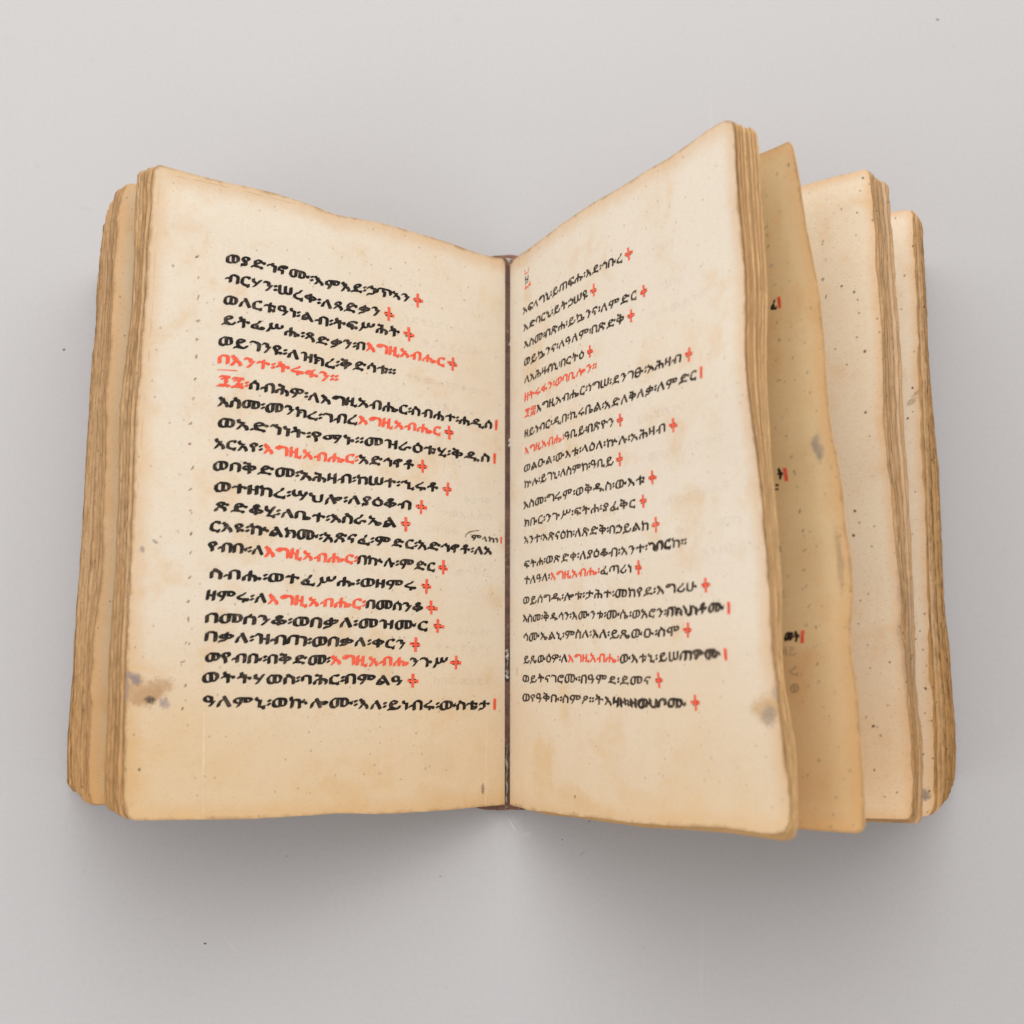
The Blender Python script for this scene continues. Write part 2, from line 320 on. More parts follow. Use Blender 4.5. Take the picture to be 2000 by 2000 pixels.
# ---------------------------------------------------------------- materials of the book
CREAM = (0.84, 0.765, 0.635); TAN = (0.79, 0.595, 0.35); BROWN = (0.42, 0.255, 0.11)
M_left = parchment("written parchment left", CREAM, TAN, BROWN, 0.42, edge_w=0.17, blobs=[
    blob(L0, 300, 1352, 42, 22, -0.45, (0.54, 0.33, 0.17), 0.95), blob(L0, 268, 1350, 26, 30, 0, (0.58, 0.37, 0.20), 0.95),
    blob(L0, 263, 1325, 17, 12, 0.6, (0.24, 0.20, 0.24), 0.8), blob(L0, 247, 1342, 6, 30, 0, (0.30, 0.25, 0.26), 0.6),
    blob(L0, 294, 1367, 12, 8, 0, (0.10, 0.07, 0.05), 1.0), blob(L0, 321, 1373, 13, 11, 0, (0.38, 0.31, 0.28), 0.9),
    blob(L0, 272, 1503, 4, 3, 0, (0.08, 0.06, 0.05), 0.9), blob(L0, 303, 1058, 7, 4, 0.4, (0.25, 0.19, 0.17), 0.7), blob(L0, 277, 1073, 6, 7, 0, (0.25, 0.20, 0.20), 0.7),
    blob(L0, 338, 519, 3, 4, 0, (0.25, 0.17, 0.12), 0.7), blob(L0, 943, 1541, 5, 14, 0, (0.16, 0.10, 0.06), 0.7),
    blob(L0, 850, 1550, 60, 22, 0.1, (0.72, 0.46, 0.20), 0.35), blob(L0, 860, 1490, 70, 40, 0.3, (0.66, 0.48, 0.26), 0.25)])
M_right = parchment("written parchment right", (0.85, 0.785, 0.67), (0.80, 0.63, 0.41), BROWN, 0.35, edge_w=0.17, blobs=[
    blob(R0, 1500, 1385, 40, 26, 0.0, (0.60, 0.38, 0.16), 0.8), blob(R0, 1502, 1398, 20, 18, 0, (0.34, 0.27, 0.24), 0.75), blob(R0, 1515, 1352, 12, 16, 0, (0.38, 0.31, 0.28), 0.6),
    blob(R0, 1060, 1500, 55, 70, 0.1, (0.74, 0.50, 0.22), 0.45), blob(R0, 1120, 1555, 90, 26, -0.15, (0.72, 0.48, 0.22), 0.45), blob(R0, 1240, 1560, 70, 24, -0.1, (0.72, 0.48, 0.22), 0.28),
    blob(R0, 1123, 1556, 4, 4, 0, (0.15, 0.10, 0.08), 0.8), blob(R0, 1010, 1310, 5, 12, 0, (0.42, 0.36, 0.30), 0.5)])
M_in_l = parchment("inner parchment", (0.84, 0.70, 0.48), (0.80, 0.54, 0.26), (0.32, 0.175, 0.07), 0.6, edge_w=0.14)
M_in_r = parchment("golden inner parchment", (0.88, 0.72, 0.47), (0.84, 0.60, 0.30), (0.55, 0.36, 0.17), 0.4, edge_w=0.10)
M_curl = parchment("yellowish curled parchment", (0.87, 0.765, 0.51), (0.83, 0.63, 0.34), (0.45, 0.28, 0.13), 0.4, foxing=0.3, edge_w=0.16, translucent=0.40,
    blobs=[blob(R2, 1597, 872, 13, 30, 0.05, (0.38, 0.32, 0.29), 0.75), blob(R2, 1641, 1100, 8, 60, 0, (0.36, 0.24, 0.16), 0.4), blob(R2, 1540, 322, 3, 4, 0, (0.2, 0.16, 0.12), 0.8)])
M_fox = parchment("foxed parchment", (0.90, 0.79, 0.61), (0.86, 0.64, 0.39), (0.40, 0.23, 0.10), 0.6, foxing=0.9, edge_w=0.09,
    blobs=[blob(R3, 1760, 1250, 8, 120, 0, (0.33, 0.22, 0.18), 0.35)])
M_fox2 = parchment("foxed parchment right under", (0.89, 0.78, 0.61), (0.84, 0.62, 0.38), (0.36, 0.20, 0.09), 0.6, foxing=0.9, edge_w=0.08,
    blobs=[blob(R5, 1806, 1552, 12, 14, 0, (0.22, 0.17, 0.16), 0.8), blob(R5, 1782, 783, 16, 6, 0.6, (0.34, 0.20, 0.10), 0.6), blob(R5, 1790, 768, 12, 4, 0.6, (0.34, 0.20, 0.10), 0.6)])
M_low = parchment("brown outer parchment", (0.76, 0.53, 0.26), (0.62, 0.37, 0.14), (0.13, 0.07, 0.03), 0.7, foxing=0.9, edge_w=0.16)
E_soft = edge_material("parchment edge tan", (0.80, 0.56, 0.28), (0.36, 0.21, 0.10), 0.75)
E_dark = edge_material("parchment edge brown", (0.44, 0.25, 0.09), (0.06, 0.033, 0.02), 1.0)

book = bpy.data.objects.new('book', None); COL.objects.link(book); book.empty_display_size = 0.02
book['label'] = "old open handwritten parchment book with black and red script, lying on grey paper"; book['category'] = 'book'

def build_leaf(page, mat, emat, nu=26, nv=46, th=0.026, rough=0.03, jit=0.0, round_b=0.18, round_t=0.13, name='leaf', seed=0, tailj=0.0, notch=(), wave=1.0):
    r = np.random.default_rng(seed + 100)
    us = np.unique(np.r_[np.linspace(0, 0.965, nu - 6), np.linspace(0.965, 1, 7)])
    nu = len(us)
    vs = np.unique(np.r_[np.linspace(0, 0.03, 4), np.linspace(0.03, 0.97, nv - 6), np.linspace(0.97, 1, 4)]); nv = len(vs)
    U, V = np.meshgrid(us, vs, indexing='ij')
    a = (1 - U) * W0
    rnd = lambda rr: np.where(a < rr, rr - np.sqrt(np.maximum(rr**2 - (rr - np.minimum(a, rr))**2, 0)), 0.0)
    inset, inset_t = rnd(round_b), rnd(round_t)
    nz = lambda x, f, ph: np.sin(x*f + ph) * 0.5 + np.sin(x*f*2.3 + ph*2) * 0.3 + np.sin(x*f*5.7 + ph*3) * 0.2
    p1, p2, p3 = r.uniform(0, 6, 3)
    inb = inset + rough * 0.5 * (nz(U, 14, p1) + 1) + tailj; intp = inset_t + rough * 0.5 * (nz(U, 15, p2) + 1) + abs(tailj)
    VV = inb / H0 + V * (1 - (inb + intp) / H0)
    P = page(U, VV)
    e1 = page(1.0, VV[-1]) - page(0.97, VV[-1]); e1 /= np.linalg.norm(e1, axis=-1, keepdims=True)
    j = jit + rough * 0.6 * wave * nz(VV[-1], 17, p3) + rough * 0.22 * r.normal(size=nv)
    for (nc, nw, nd) in notch: j = j - nd * np.exp(-((VV[-1] - nc) / nw)**2)
    P += e1[None] * (j[None, :] * (us[:, None]**8))[..., None]
    du = np.gradient(P, axis=0); dv = np.gradient(P, axis=1); n = np.cross(du, dv) * (1 if page.side > 0 else -1)
    n /= np.linalg.norm(n, axis=-1, keepdims=True)
    Q = P - n * th
    if Q[..., 2].min() < 0.01: Q[..., 2] = np.maximum(Q[..., 2], 0.012); P[..., 2] = np.maximum(P[..., 2], 0.012 + th)
    verts = np.r_[P.reshape(-1, 3), Q.reshape(-1, 3)] * CM; n0 = nu * nv
    F = []; fm = []
    ix = lambda i, k: i * nv + k
    flip = page.side < 0
    def add(q, m): F.append(q if not flip else q[::-1]); fm.append(m)
    for i in range(nu - 1):
        for k in range(nv - 1):
            add((ix(i, k), ix(i+1, k), ix(i+1, k+1), ix(i, k+1)), 0)
            add((n0+ix(i, k), n0+ix(i, k+1), n0+ix(i+1, k+1), n0+ix(i+1, k)), 0)
    for k in range(nv - 1):
        add((ix(nu-1, k), n0+ix(nu-1, k), n0+ix(nu-1, k+1), ix(nu-1, k+1)), 1); add((ix(0, k+1), n0+ix(0, k+1), n0+ix(0, k), ix(0, k)), 1)
    for i in range(nu - 1):
        add((ix(i, 0), n0+ix(i, 0), n0+ix(i+1, 0), ix(i+1, 0)), 1); add((ix(i+1, nv-1), n0+ix(i+1, nv-1), n0+ix(i, nv-1), ix(i, nv-1)), 1)
    o = mesh_obj(name, verts, F, [mat, emat], book, True, fm); me = o.data
    uvl = me.uv_layers.new(name='cm'); uvc = np.stack([U * W0, VV * H0], -1).reshape(-1, 2); uvc = np.r_[uvc, uvc]
    li = np.zeros(len(me.loops), int); me.loops.foreach_get('vertex_index', li); uvl.data.foreach_set('uv', uvc[li].ravel())
    ed = np.minimum(np.minimum((1 - U) * W0, VV * H0 - inset * 0.8), (1 - VV) * H0 - inset_t * 0.8).reshape(-1)
    at_ = me.attributes.new('edge', 'FLOAT', 'POINT'); at_.data.foreach_set('value', np.r_[ed, ed])
    lo = (VV * H0).reshape(-1); at_ = me.attributes.new('low', 'FLOAT', 'POINT'); at_.data.foreach_set('value', np.r_[lo, lo])
    # crisp rims
    me.set_sharp_from_angle(angle=math.radians(50))
    return o

# pages we read
left_page = build_leaf(L0, M_left, E_dark, 70, 110, rough=0.022, seed=1)
left_page['label'] = "written page left of the gutter with a tan thumb stain near its outer edge"
right_page = build_leaf(R0, M_right, E_dark, 70, 110, rough=0.022, seed=2)
right_page['label'] = "written page right of the gutter, rising steeply to a blurred outer edge"
sd = 10
def stack(a, b, n, mats, emat, jit, tail=0.03, incl=False, th=0.026, power=1.0):
    global sd
    out = []
    for i in range(1, n + (1 if incl else 0)):
        t = (i / n)**power
        sd += 1; r = np.random.default_rng(sd)
        m = mats[int(r.integers(len(mats)))]
        out.append(build_leaf(Between(a, b, t), m, emat, 14, 72, th=th * r.uniform(0.8, 1.1), rough=0.035, wave=0.25, round_b=0.12, round_t=0.12, jit=r.uniform(-jit, jit), seed=sd, tailj=r.uniform(-tail, tail)))
    return out
stack(L0, L1, 11, [M_in_l], E_dark, 0.045, incl=True, th=0.022)
build_leaf(L2, M_in_l, E_dark, 26, 46, seed=5, rough=0.05)
stack(L2, La, 8, [M_in_l], E_dark, 0.04, incl=True, th=0.028)
stack(La, Lb, 8, [M_in_l], E_dark, 0.04, incl=True, th=0.03)
stack(Lb, Lc, 8, [M_in_l, M_low], E_dark, 0.04, incl=True, th=0.03)
stack(Lc, L3, 7, [M_in_l, M_low], E_dark, 0.04, incl=True, th=0.035)
stack(R0, R1, 8, [M_in_r], E_soft, 0.03, incl=True, tail=0.02)
curled = build_leaf(R2, M_curl, E_soft, 30, 60, seed=6, rough=0.03)
curled['label'] = "single yellowish leaf curling free to the right of the open page"
fox = build_leaf(R3, M_fox, E_dark, 26, 60, seed=7, rough=0.04)
fox['label'] = "pale leaf peppered with brown foxing specks"
stack(R3, R4, 8, [M_in_l, M_fox], E_dark, 0.045, incl=True)
build_leaf(R5, M_fox2, E_dark, 26, 60, seed=8, rough=0.05)
stack(R5, Ra, 5, [M_low, M_in_l], E_dark, 0.04, incl=True, th=0.035)
stack(Ra, Rb, 6, [M_low], E_dark, 0.04, incl=True, th=0.035)
stack(Rb, R6, 7, [M_low], E_dark, 0.04, incl=True, th=0.035)

# ---------------------------------------------------------------- spine and the remains of sewing in the gutter
def leather():
    m, nt = new_mat("dark brown leather"); k = N(nt)
    tc = k.n('ShaderNodeTexCoord').outputs['Object']
    a = k.noise(tc, 260, 5, 0.65); b_ = k.noise(tc, 1100, 3, 0.6)
    col = k.mix(k.rng(a, 0.35, 0.7), c4(0.15, 0.066, 0.042), c4(0.25, 0.125, 0.085))
    col = k.mix(k.rng(b_, 0.60, 0.72, 0, 0.8), col, c4(0.42, 0.27, 0.19))
    p = k.n('ShaderNodeBsdfPrincipled'); k.l(col, p.inputs['Base Color']); p.inputs['Roughness'].default_value = 0.7
    b = k.n('ShaderNodeBump'); b.inputs['Strength'].default_value = 0.8; b.inputs['Distance'].default_value = 0.0004
    k.l(a, b.inputs['Height']); k.l(b.outputs[0], p.inputs['Normal'])
    o = k.n('ShaderNodeOutputMaterial'); k.l(p.outputs[0], o.inputs[0]); return m
M_leather = leather()
nx, ny = 25, 90; P = []
yy = np.linspace(0, 1, ny); xx = np.linspace(-1.55, 1.75, nx)
yb0, yt0 = at(975, 1583, 0.33)[1], at(985, 498, 0.33)[1]
for i, x in enumerate(xx):
    for j, y in enumerate(yy):
        wob = 0.02 * math.sin(5*x + 1) + 0.012 * math.sin(13*x); taper = 0.30 * (abs(x) / 1.7)**2
        Y = lin(yb0 + taper + wob * 0.6, yt0 - taper + wob * 0.5, y)
        P.append((x, Y, 0.30 - 0.10 * (x / 1.7)**2 + 0.012 * math.sin(40*y + 3*x)))
P = arr(P); Q = P.copy(); Q[:, 2] = 0.02
fs = []
for i in range(nx - 1):
    for j in range(ny - 1):
        a = i*ny + j; fs.append((a, a+ny, a+ny+1, a+1)); b = a + nx*ny; fs.append((b, b+1, b+ny+1, b+ny))
M0 = nx * ny
for j in range(ny - 1):
    fs.append((j, j+1, M0+j+1, M0+j)); a = (nx-1)*ny + j; fs.append((a, M0+a, M0+a+1, a+1))
for i in range(nx - 1):
    a = i*ny; fs.append((a, M0+a, M0+a+ny, a+ny)); a = i*ny + ny - 1; fs.append((a, a+ny, M0+a+ny, M0+a))
sp = mesh_obj('spine', np.r_[P, Q] * CM, fs, [M_leather], book); sp.data.set_sharp_from_angle(angle=0.9)
sp['label'] = "dark brown leather spine showing through the open gutter"

def simple_mat(name, a, b_, scale=500, rough=0.8):
    m, nt = new_mat(name); k = N(nt); tc = k.n('ShaderNodeTexCoord').outputs['Object']
    col = k.mix(k.rng(k.noise(tc, scale, 4, 0.65), 0.38, 0.66), c4(*a), c4(*b_))
    p = k.n('ShaderNodeBsdfPrincipled'); k.l(col, p.inputs['Base Color']); p.inputs['Roughness'].default_value = rough
    o = k.n('ShaderNodeOutputMaterial'); k.l(p.outputs[0], o.inputs[0]); return m
M_thread = simple_mat("greyish sewing thread", (0.10, 0.07, 0.05), (0.55, 0.50, 0.43))
M_paste = simple_mat("old paste and paper shreds", (0.13, 0.09, 0.06), (0.36, 0.30, 0.23), 420)
def tube(name, pts, rad, mat, parent, sides=7, jitter=0.15, seed=0):
    r = np.random.default_rng(seed); pts = arr(pts); n = len(pts)
    if np.isscalar(rad): rad = [rad] * n
    T = np.gradient(pts, axis=0); T /= np.linalg.norm(T, axis=1, keepdims=True)
    vs = []; fs = []
    for i in range(n):
        up = np.array([0, 0, 1.0]) if abs(T[i][2]) < 0.9 else np.array([1.0, 0, 0])
        a = np.cross(T[i], up); a /= np.linalg.norm(a); b = np.cross(T[i], a)
        for s in range(sides):
            th = 2*math.pi*s/sides; rr = rad[i] * (1 + r.uniform(-jitter, jitter)); vs.append(pts[i] + (a*math.cos(th) + b*math.sin(th)) * rr)
    for i in range(n - 1):
        for s in range(sides):
            fs.append((i*sides+s, i*sides+(s+1) % sides, (i+1)*sides+(s+1) % sides, (i+1)*sides+s))
    fs.append(tuple(range(sides))[::-1]); fs.append(tuple((n-1)*sides + s for s in range(sides)))
    return mesh_obj(name, arr(vs) * CM, fs, [mat], parent)
def gut(px, py, z=0.36): return at(px, py, z)
for k_, (ya, yb, x) in enumerate([(655, 677, 998), (856, 874, 997), (1268, 1290, 991), (1308, 1326, 990.5)]):
    ys = np.linspace(ya, yb, 7)
    tube('sewing_thread', [gut(x + 2.0*math.sin(i*2.1 + k_), y, 0.38 + 0.02*math.sin(i*1.7)) for i, y in enumerate(ys)], [0.035, 0.055, 0.05, 0.035, 0.055, 0.05, 0.03], M_thread, sp, seed=k_)
tube('paste_strip', [gut(989.5 + 1.2*math.sin(i*0.9), y, 0.36) for i, y in enumerate(np.linspace(1455, 1568, 22))], [0.02 + 0.02*abs(math.sin(i*0.7)) + (0.015 if 9 < i < 15 else 0) for i in range(22)], M_paste, sp, seed=9)
tube('paste_strip', [gut(990.5 + 1.0*math.sin(i*1.3), y, 0.35) for i, y in enumerate(np.linspace(1288, 1312, 6))], 0.022, M_paste, sp, seed=12)
tube('headband_knot', [gut(988, 506, 0.50), gut(993, 509, 0.56), gut(998, 510, 0.58), gut(1002, 508, 0.52)], [0.04, 0.07, 0.06, 0.03], M_thread, sp, seed=14)
tube('headband_knot', [gut(984, 1577, 0.42), gut(989, 1578, 0.47), gut(994, 1577, 0.42)], [0.04, 0.06, 0.04], simple_mat("brown knot", (0.10, 0.05, 0.03), (0.36, 0.20, 0.12)), sp, seed=15)

# ---------------------------------------------------------------- handwriting
INK = ink_material("iron gall ink", (0.014, 0.011, 0.009), (0.13, 0.095, 0.07), 0.46, 0.76)
INK_R = ink_material("brownish black ink", (0.030, 0.022, 0.016), (0.20, 0.145, 0.10))
RED = ink_material("vermilion ink", (0.80, 0.105, 0.055), (0.82, 0.25, 0.15), 0.45, 0.8)
GHOST = ink_material("ink showing through", (0.42, 0.40, 0.40), (0.55, 0.52, 0.50), fade=0.93)
GHOST_RED = ink_material("red ink showing through", (0.75, 0.35, 0.26), (0.8, 0.5, 0.4), fade=0.7)
_g = {}
def glyph(ch, bold):
    key_ = (ch, bold)
    if key_ in _g: return _g[key_]
    V, F = outline(ch, bold); V0, F0 = outline(ch, 0.0)
    ar = lambda V, F: sum(abs(sum(V[f[i]][0]*V[f[(i+1) % len(f)]][1] - V[f[(i+1) % len(f)]][0]*V[f[i]][1] for i in range(len(f)))) for f in F) / 2
    if len(V) and ar(V, F) < ar(V0, F0) * 0.98: V, F = V0, F0
    if len(V) == 0: adv = 0.3
    else: V[:, 0] -= V[:, 0].min(); adv = V[:, 0].max()
    _g[key_] = (V, F, adv); return _g[key_]
def outline(ch, bold):
    c = bpy.data.curves.new('glyph', 'FONT'); c.body = ch; c.size = 1; c.resolution_u = 2; c.offset = bold; c.fill_mode = 'FRONT'
    o = bpy.data.objects.new('glyph', c); COL.objects.link(o)
    me = bpy.data.meshes.new_from_object(o.evaluated_get(bpy.context.evaluated_depsgraph_get()))
    V = np.array([v.co[:2] for v in me.vertices]).reshape(-1, 2); F = [tuple(p.vertices) for p in me.polygons]
    bpy.data.objects.remove(o); bpy.data.curves.remove(c); bpy.data.meshes.remove(me)
    return V, F
CROSS = '✢'   # stands for the red paragraph cross in the strings below
BAR = '|'      # the red line filler
def stroke(a, b, wd, r):
    a, b = arr(a), arr(b); d = b - a; L = np.linalg.norm(d); d /= L; n = np.array([-d[1], d[0]]) * wd / 2
    pts = [a - n*r.uniform(.7, 1), a + d*L*.5 - n*r.uniform(.85, 1.1), b - n*r.uniform(.8, 1.1), b + n*r.uniform(.8, 1.1), a + d*L*.5 + n*r.uniform(.85, 1.1), a + n*r.uniform(.7, 1)]
    return np.array(pts), [(0, 1, 4, 5), (1, 2, 3, 4)]
def write_line(page, parent, p0, p1, segs, h, seed, black, name='writing_line', slant=0.10, bold=0.0, mid=None, eps=0.006, nib=(0.033, 0.023), passes=(-2, -1, 0, 1, 2)):
    """p0, p1: pixel of the middle of the first and last glyph; segs: [(text, 'k' black | 'r' red | 'h' gone over twice and smudged)]"""
    r = np.random.default_rng(seed)
    U0, U1 = uv_of(page, *p0), uv_of(page, *p1)
    s = np.linspace(0, 1, 160)
    uu = lin(U0[0], U1[0], s); vv = lin(U0[1], U1[1], s)
    if mid is not None:
        Um = uv_of(page, *mid); sm = (Um[0] - U0[0]) / (U1[0] - U0[0]); dvm = Um[1] - lin(U0[1], U1[1], sm)
        vv = vv + dvm * (s * (1 - s)) / (sm * (1 - sm))
    P = page(uu, vv); arc = np.r_[0, np.cumsum(np.linalg.norm(np.diff(P, axis=0), axis=1))]; L = arc[-1]
    dv = 1e-3; sv = np.linalg.norm(page(uu, vv + dv) - P, axis=1) / dv
    items = []; x = 0.0; em = h / 0.714
    gap = 0.085
    for text, c in segs:
        for ch in text:
            if ch == ' ': x += 0.10; continue
            if ch == CROSS: items.append((ch, x, c)); x += 0.9; continue
            if ch == BAR: items.append((ch, x, c)); x += 0.42; continue
            V, F, adv = glyph(ch, bold); items.append((ch, x, c)); x += adv + (gap if ch not in '፡።' else 0.07)
    k = L / x                                                       # cm per em horizontally
    verts = []; faces = []; fm = []
    def put(V2, F, m, lift=0.0):
        xs = np.clip(V2[:, 0], -0.3, L + 0.3); u_ = np.interp(xs, arc, uu); v_ = np.interp(xs, arc, vv)
        over = V2[:, 0] - np.clip(V2[:, 0], 0, L); su = (uu[-1] - uu[0]) / L; u_ = u_ + over * su
        v_ = v_ + V2[:, 1] / np.interp(xs, arc, sv)
        Q = page(u_, v_); e = 2e-3
        a = page(u_ + e, v_) - page(u_ - e, v_); b = page(u_, v_ + e) - page(u_, v_ - e); n = np.cross(a, b) * (1 if page.side > 0 else -1)
        n /= np.linalg.norm(n, axis=1, keepdims=True)
        Q = Q + n * (eps + lift); base = len(verts); verts.extend(Q)
        for f in F:
            faces.append(tuple(base + i for i in (f if page.side > 0 else f[::-1]))); fm.append(m)
    drift = 0.0
    for ch, gx, c in items:
        m = 1 if c == 'r' else 0
        drift = drift * 0.7 + r.normal() * 0.012
        if ch in (CROSS, BAR):
            cx = (gx + (0.42 if ch == CROSS else 0.2)) * k; 
            z = h * (1.15 if ch == CROSS else 1.0)
            if ch == CROSS:
                for (a, b, wd) in (((0, -.74), (0.03, .74), .38), ((-.66, .05), (.66, -.03), .36)):
                    a = arr(a) * z + r.normal(size=2)*z*.05; b = arr(b) * z + r.normal(size=2)*z*.05
                    V2, F = stroke(a, b, wd * z, r); V2[:, 0] += cx; put(V2, F, 1, 0.0006 if b[0] > .3*z else 0)
                for (dx, dy) in ((-.34, .13), (.26, .15), (-.30, -.19), (.30, -.15)):
                    q = arr((dx, dy)) * z; V2, F = stroke(q - (z*.12, 0), q + (z*.12, z*.01), .13 * z, r); V2[:, 0] += cx; put(V2, F, 0, 0.0012)
            else:
                V2, F = stroke((0, -z*.68), (z*.05, z*.68), .50 * z, r); V2[:, 0] += cx; put(V2, F, 1)
                for dy in (.3, 0.0, -.3): V2, F = stroke((-z*.06, dy*z), (z*.1, dy*z), .09 * z, r); V2[:, 0] += cx; put(V2, F, 0, 0.0012)
            continue
        V, F, adv = glyph(ch, bold)
        sc = r.normal(1, 0.05); an = r.normal(0, 0.035)
        X = (V[:, 0] - adv/2) * k * (0.97 + r.normal(0, 0.03)); Y = (V[:, 1] - 0.36) * em * sc
        X = X + slant * Y + 0.0045 * r.normal(size=len(X)); Y = Y + 0.0045 * r.normal(size=len(Y))
        X2 = X * math.cos(an) - Y * math.sin(an); Y2 = X * math.sin(an) + Y * math.cos(an)
        nx_, ny_ = (nib[0] * 1.9, nib[1] * 2.1) if c == 'h' else nib
        n1 = len(X2); VV2 = np.concatenate([np.stack([X2 + (gx + adv/2) * k + q * nx_ * em, Y2 + drift * em + q * ny_ * em * (1 if c != 'h' else (-1) ** int(gx * 3))], 1) for q in passes])
        FF = [tuple(t * n1 + i for i in f) for t in range(len(passes)) for f in F]      # the broad nib drags each stroke sideways
        put(VV2, FF, m, np.repeat(np.arange(len(passes)) * 0.0004, n1)[:, None])
    o = mesh_obj(name, arr(verts) * CM, faces, [black, RED], parent, smooth=False, fm=fm)
    return o
def S19(x, y): return (x * 1.0352, y * 1.0352)
X = CROSS; B_ = BAR
G = 'እግዚአብሔር'
left_lines = [
 ((427,487),(803,570), [('ወያድኅኖሙ፡እምእደ፡ኃጥኣን','k'),(X,'r')]),
 ((425,523),(750,597), [('ብርሃን፡ሠረቀ፡ለጻድቃን','k'),(X,'r')]),
 ((422,565),(787,635), [('ወለርቱዓነ፡ልብ፡ትፍሥሕት','k'),(X,'r')]),
 ((420,602),(868,690), [('ይትፌሥሑ፡ጻድቃን፡በ','k'),(G,'r'),(X,'r')]),
 ((413,642),(748,702), [('ወይገንዩ፡ለዝክረ፡ቅድሳቱ፡፡','k')]),
 ((412,677),(640,713), [('በእንተ፡ትሩፋን፡፡','r')]),
 ((412,717),(942,802), [('፺፯፡','r'),('ሰብሕዎ፡ለእግዚአብሔር፡ስብሐተ፡ሐዲሰ','k'),(B_,'r')]),
 ((412,757),(862,818), [('እስመ፡መንክረ፡ገብረ','k'),(G,'r'),(X,'r')]),
 ((412,797),(940,865), [('ወአድኀነት፡የማኑ፡፡መዝራዕቱሂ፡ቅዱስ','k'),(B_,'r')]),
 ((405,836),(812,882), [('አርአየ፡','k'),(G+'፡','r'),('አድኅኖቶ','k'),(X,'r')]),
 ((402,878),(860,925), [('ወበቅድመ፡አሕዛብ፡ከሠተ፡ኂሩቶ','k'),(X,'r')]),
 ((405,918),(812,958), [('ወተዘከረ፡ሣህሎ፡ለያዕቆብ','k'),(X,'r')]),
 ((405,955),(783,990), [('ጽድቆሂ፡ለቤተ፡እስራኤል','k'),(X,'r')]),
 ((397,992),(930,1040), [('ርእዩ፡ኵልክሙ፡አጽናፈ፡ምድር፡አድኅኖቶ፡ለአ','k')]),
 ((393,1030),(850,1072), [('የብቡ፡ለ','k'),(G+'፡','r'),('በኵሉ፡ምድር','k'),(X,'r')]),
 ((397,1082),(822,1107), [('ስብሑ፡ወተፈሥሑ፡ወዘምሩ','k'),(X,'r')]),
 ((390,1122),(830,1148), [('ዘምሩ፡ለ','k'),(G+'፡','r'),('በመሰንቆ','k'),(X,'r')]),
 ((388,1165),(845,1182), [('በመሰንቆ፡ወበቃለ፡መዝሙር','k'),(X,'r')]),
 ((388,1200),(802,1217), [('በቃለ፡ዝብጠ፡ወበቃለ፡ቀርን','k'),(X,'r')]),
 ((388,1240),(875,1250), [('ወየብቡ፡በቅድመ፡','k'),('እግዚአብሔ','r'),('ንጉሥ','k'),(X,'r')]),
 ((382,1278),(797,1285), [('ወትትሃወስ፡ባሕር፡በምልዓ','k'),(X,'r')]),
 ((383,1322),(940,1328), [('ዓለምኒ፡ወኵሎሙ፡እለ፡ይነብሩ፡ውስቴታ','k'),(B_,'r')]),
]
for i, (a, b, segs) in enumerate(left_lines):
    write_line(L0, left_page, S19(*a), S19(*b), segs, 0.216, 300 + i, INK, slant=0.06, bold=0.0, nib=(0.040, 0.025))
write_line(L0, left_page, (921, 1049), (983, 1057), [('ምላክነ','k'),(B_,'r')], 0.14, 390, INK_R)
